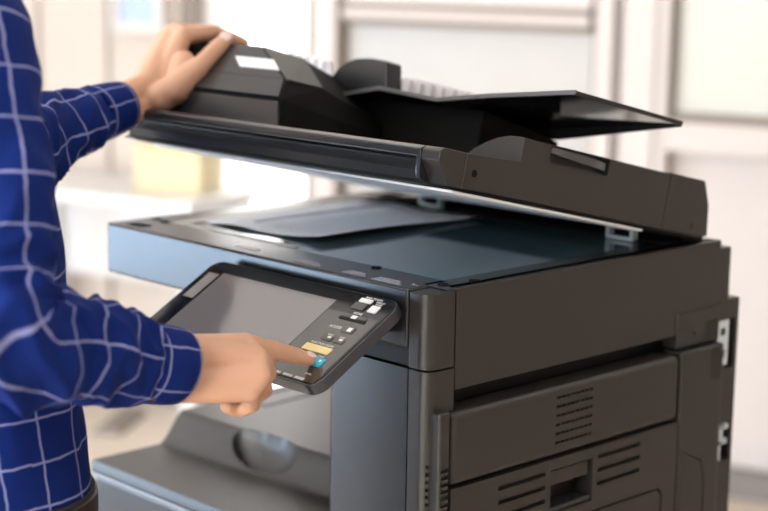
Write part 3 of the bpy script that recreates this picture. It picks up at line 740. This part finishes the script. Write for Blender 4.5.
tag(bo, 'person in a blue checked shirt lifting the copier lid and pressing the panel', 'person')
# nails
def nail(c, d, n, l, w, name='fingernail'):
    d = d.normalized(); n = (n-d*n.dot(d)).normalized(); s = d.cross(n)
    mb = MB(); b = bmesh.new(); bmesh.ops.create_uvsphere(b, u_segments=16, v_segments=10, radius=1)
    M = Matrix((d*l, s*w, n*.0016)).transposed().to_4x4(); M.translation = c
    mb.add(b, M); mb.build(name, NAIL, bo)
up = V((0, 0, 1)); toC = (CAM-tip).normalized()
d_ = (tip-i2).normalized()
nn = (up*.85+toC*.45); nn = (nn-d_*nn.dot(d_)).normalized()
nail(tip+nn*.0068-d_*.001, d_, nn, .0068, .0052)
tq, tp = at(225, 41, 2.192), at(212, 53.5, 2.172); d_ = (tp-tq).normalized()*-1
nn = ((CAM-tq).normalized()*.8+up*.55); nn = (nn-d_*nn.dot(d_)).normalized()
nail(tq+nn*.0095-d_*.0005, d_, nn, .0100, .0078)
# head dressing and clothes
hm = MB().ball(hd+V((0, -.022, .035)), .100, (.84, 1.0, 1.06)); hm.ball(hd+V((0, -.05, -.02)), .075, (.95, .75, 1.0)); ho = hm.build('hair', HAIR, bo)
for sx in (-1, 1): MB().ball(hd+V((sx*.030, .073, .012)), .0115, (1, .7, .75)).build('eye', EYE, bo)

def tube(path, radii, n, cells, vcell, wr, seed, sub=10, squash=1.0, u0=0.0):
    """sleeve rings along a smooth path; wr = wrinkle depth along the path"""
    pts = []; rad = []; wrk = []
    P = [V(p) for p in path]; m = len(P)
    for i in range(m-1):
        p0, p1, p2, p3 = P[max(0, i-1)], P[i], P[i+1], P[min(m-1, i+2)]
        for q in range(sub if i < m-2 else sub+1):
            t = q/sub
            pts.append(.5*((2*p1)+(p2-p0)*t+(2*p0-5*p1+4*p2-p3)*t*t+(3*p1-p0-3*p2+p3)*t**3))
            rad.append(radii[i]+(radii[i+1]-radii[i])*t); wrk.append(wr[i]+(wr[i+1]-wr[i])*t)
    rings = []; dist = [0]
    for a, b in zip(pts, pts[1:]): dist.append(dist[-1]+(b-a).length)
    ref = None
    for i, p in enumerate(pts):
        t = (pts[min(len(pts)-1, i+1)]-pts[max(0, i-1)]).normalized()
        if ref is None: ref = t.orthogonal().normalized()
        ref = (ref-t*ref.dot(t)).normalized(); bn = t.cross(ref)
        ring = []
        for j in range(n):
            a = 2*math.pi*j/n
            d = ref*math.cos(a)+bn*math.sin(a)
            pp = p+d*rad[i]
            f1 = noise.noise(V((pp.x*14+seed, pp.y*14, pp.z*14)))
            f2 = 1-abs(noise.noise(V((dist[i]*26+math.cos(a)*1.1, math.sin(a)*1.3+seed, dist[i]*9+a*.0))))*2
            f1 += .30*noise.noise(V((pp.x*34+seed, pp.y*34, pp.z*34)))
            r = max(rad[i]*.93, rad[i]+wrk[i]*(f1*.75+f2*.7-.25))
            ring.append(p+d*r)
        rings.append(ring)
    uv = lambda i, j: (u0+cells*j/n, dist[i]/vcell)
    return rings, uv
sh = MB()
# torso
secs = [(.892, -.286, -.408, .165, .117), (.915, -.287, -.409, .168, .120), (1.00, -.294, -.416, .165, .122), (1.12, -.309, -.427, .174, .124), (1.24, -.322, -.438, .182, .124), (1.33, -.326, -.444, .182, .114),
        (1.39, -.322, -.446, .182, .096), (1.425, -.322, -.448, .165, .082), (1.452, -.324, -.447, .112, .074), (1.478, -.326, -.445, .068, .066), (1.495, -.328, -.440, .058, .058)]
rings = []; zz = []; n = 72
fine = []
for a, b_ in zip(secs, secs[1:]):
    m_ = max(2, int((b_[0]-a[0])/.012))
    for q in range(m_): fine.append([a[i]+(b_[i]-a[i])*q/m_ for i in range(5)])
fine.append(list(secs[-1]))
for (z, cx, cy, a, b_) in fine:
    r = []
    for j in range(n):
        t = 2*math.pi*j/n; ct, st = math.cos(t), math.sin(t)
        e = 2.4; k_ = (abs(ct)**e+abs(st)**e)**(-1/e)
        w = noise.noise(V((ct*2.2, st*2.2, z*7)))*.006+noise.noise(V((ct*5, st*5+3, z*16)))*.004
        if z > 1.38: w *= .4
        w *= min(1, max(.1, (z-.905)/.08))
        r.append(V((cx+(a+w)*ct*k_, cy+(b_+w)*st*k_, z)))
    rings.append(r); zz.append(z)
sh.loft(rings, True, lambda i, j: (j*17/n+.2, zz[i]/.043))
# right sleeve
cuffR = at(191, 368, 1.660)
pathR = [SHR+V((-.045, .0, .012)), SHR+V((.0, -.004, -.03)), SHR.lerp(ELR, .45), SHR.lerp(ELR, .80)+V((-.004, -.004, 0)), ELR+V((-.002, 0, .0)), at(62, 343, 1.535), at(112, 356, 1.59), at(146, 363, 1.622)]
radR = [.070, .068, .060, .056, .056, .046, .0405, .0375]
rR, uR = tube(pathR, radR, 80, 6.0, .044, [.002, .003, .006, .015, .019, .017, .014, .009], 3.1, sub=20)
sh.loft(rR, True, uR)
pathL = [SHL+V((.045, 0, .012)), SHL+V((0, .01, -.03)), SHL.lerp(ELL, .5), ELL, at(45, 133, 2.02), at(82, 120, 2.085), at(98, 113.5, 2.108)]
radL = [.068, .066, .058, .052, .0445, .0395, .0350]
rL, uL = tube(pathL, radL, 72, 5.6, .044, [.002, .003, .006, .012, .014, .012, .008], 9.7, sub=20)
sh.loft(rL, True, uL)
shirt = sh.build('shirt', SHIRT, bo, smooth=80, wn=False)
# cuffs: flared collars of doubled cloth
def cuff(a, b_, r0, r1, n=48, cells=5.6, u0=.3):
    d = (b_-a); t = d.normalized(); ref = t.orthogonal().normalized(); bn = t.cross(ref); rings = []
    prof = [(0, r0-.004), (0, r0), (.25, (r0*.75+r1*.25)+.0015), (.7, (r0*.3+r1*.7)+.0012), (1.0, r1), (1.015, r1-.0015), (1.0, r1-.004), (.5, r1-.006)]
    for s, r in prof: rings.append([a+d*s+(ref*math.cos(2*math.pi*j/n)+bn*math.sin(2*math.pi*j/n))*(r+.0012*math.sin(4*math.pi*j/n+s)) for j in range(n)])
    vs = [p[0]*d.length/.040 for p in prof]
    return MB().loft(rings, False, lambda i, j: (u0+cells*j/n, vs[i]+.35))
cR = cuff(at(138, 361.5, 1.612), at(175, 366.5, 1.647), .0395, .0385); cRo = cR.build('cuff', SHIRT, shirt, smooth=60, wn=False)
cL = cuff(at(93, 115, 2.10), at(122, 106, 2.137), .0365, .0325, u0=.1); cL.build('cuff', SHIRT, shirt, smooth=60, wn=False)
n_ = V((.12, -.10, -.98))*.82+(CAM-at(153, 363, 1.62)).normalized()*.57; n_.normalize(); bc = at(151, 363.3, 1.6245)+n_*.0395
b = bmesh.new(); bmesh.ops.create_cone(b, cap_ends=True, segments=20, radius1=.0058, radius2=.005, depth=.003)
m_ = MB(); m_.add(b, Matrix.Translation(bc) @ n_.to_track_quat('Z', 'Y').to_matrix().to_4x4()); m_.build('cuff_button', BTN, shirt)
# belt and trousers
bt = MB()
def ell(cx, cy, a, b_, z, n=64):
    out = []
    for j in range(n):
        t = 2*math.pi*j/n; ct, st = math.cos(t), math.sin(t); k_ = (abs(ct)**2.4+abs(st)**2.4)**(-1/2.4); out.append(V((cx+a*ct*k_, cy+b_*st*k_, z)))
    return out
bt.loft([ell(-.285, -.407, .165, .117, .881), ell(-.285, -.407, .1705, .1225, .882), ell(-.285, -.407, .1705, .1225, .914), ell(-.285, -.407, .165, .117, .916)], True)
bto = bt.build('belt', BELT, bo)
tr_ = MB()
tr_.loft([ell(-.285, -.407, .1675, .1195, .919), ell(-.285, -.407, .1685, .1205, .90), ell(-.287, -.409, .176, .128, .84), ell(-.290, -.412, .180, .128, .76)], True)
for sx in (-1, 1):
    cx = PC0.x+sx*.098
    rg_ = []
    for q in range(16):
        t = q/15; z = .80-.745*t; c_ = V((PC0.x+sx*.086, PC0.y, 0)).lerp(V((cx, PC0.y-.008, 0)), t); r = .094-.030*t
        rg_.append([V((c_.x+r*math.cos(a), c_.y+r*1.1*math.sin(a), z)) for a in [2*math.pi*j/36 for j in range(36)]])
    tr_.loft(rg_, True)
tro_ = tr_.build('trousers', TROUS, bo, smooth=60, wn=False)
for u in (64, 86):
    c_ = at(u, 499, 1.62)
for sx in (-1, 1):
    cx = PC0.x+sx*.10
    s2 = MB().hull([V((cx+x, PC0.y+y, z)) for x, y, z in ((-.045, -.09, 0), (.045, -.09, 0), (-.05, .09, 0), (.05, .09, 0), (-.03, .17, 0), (.03, .17, 0), (-.04, -.08, .09), (.04, -.08, .09), (-.04, .04, .09), (.04, .04, .09), (-.03, .15, .045), (.03, .15, .045))], .006, 3)
    s2.build('shoe', SHOE, bo)

# ------------------------------------------------------------------ light and view
w = bpy.data.worlds.new('world'); SC.world = w; w.use_nodes = True
w.node_tree.nodes['Background'].inputs[0].default_value = (.75, .85, 1, 1); w.node_tree.nodes['Background'].inputs[1].default_value = .3
SC.view_settings.view_transform = 'Standard'; SC.view_settings.look = 'None'; SC.view_settings.gamma = 1.0
SC.view_settings.exposure = 0.30; SC.view_settings.use_curve_mapping = False
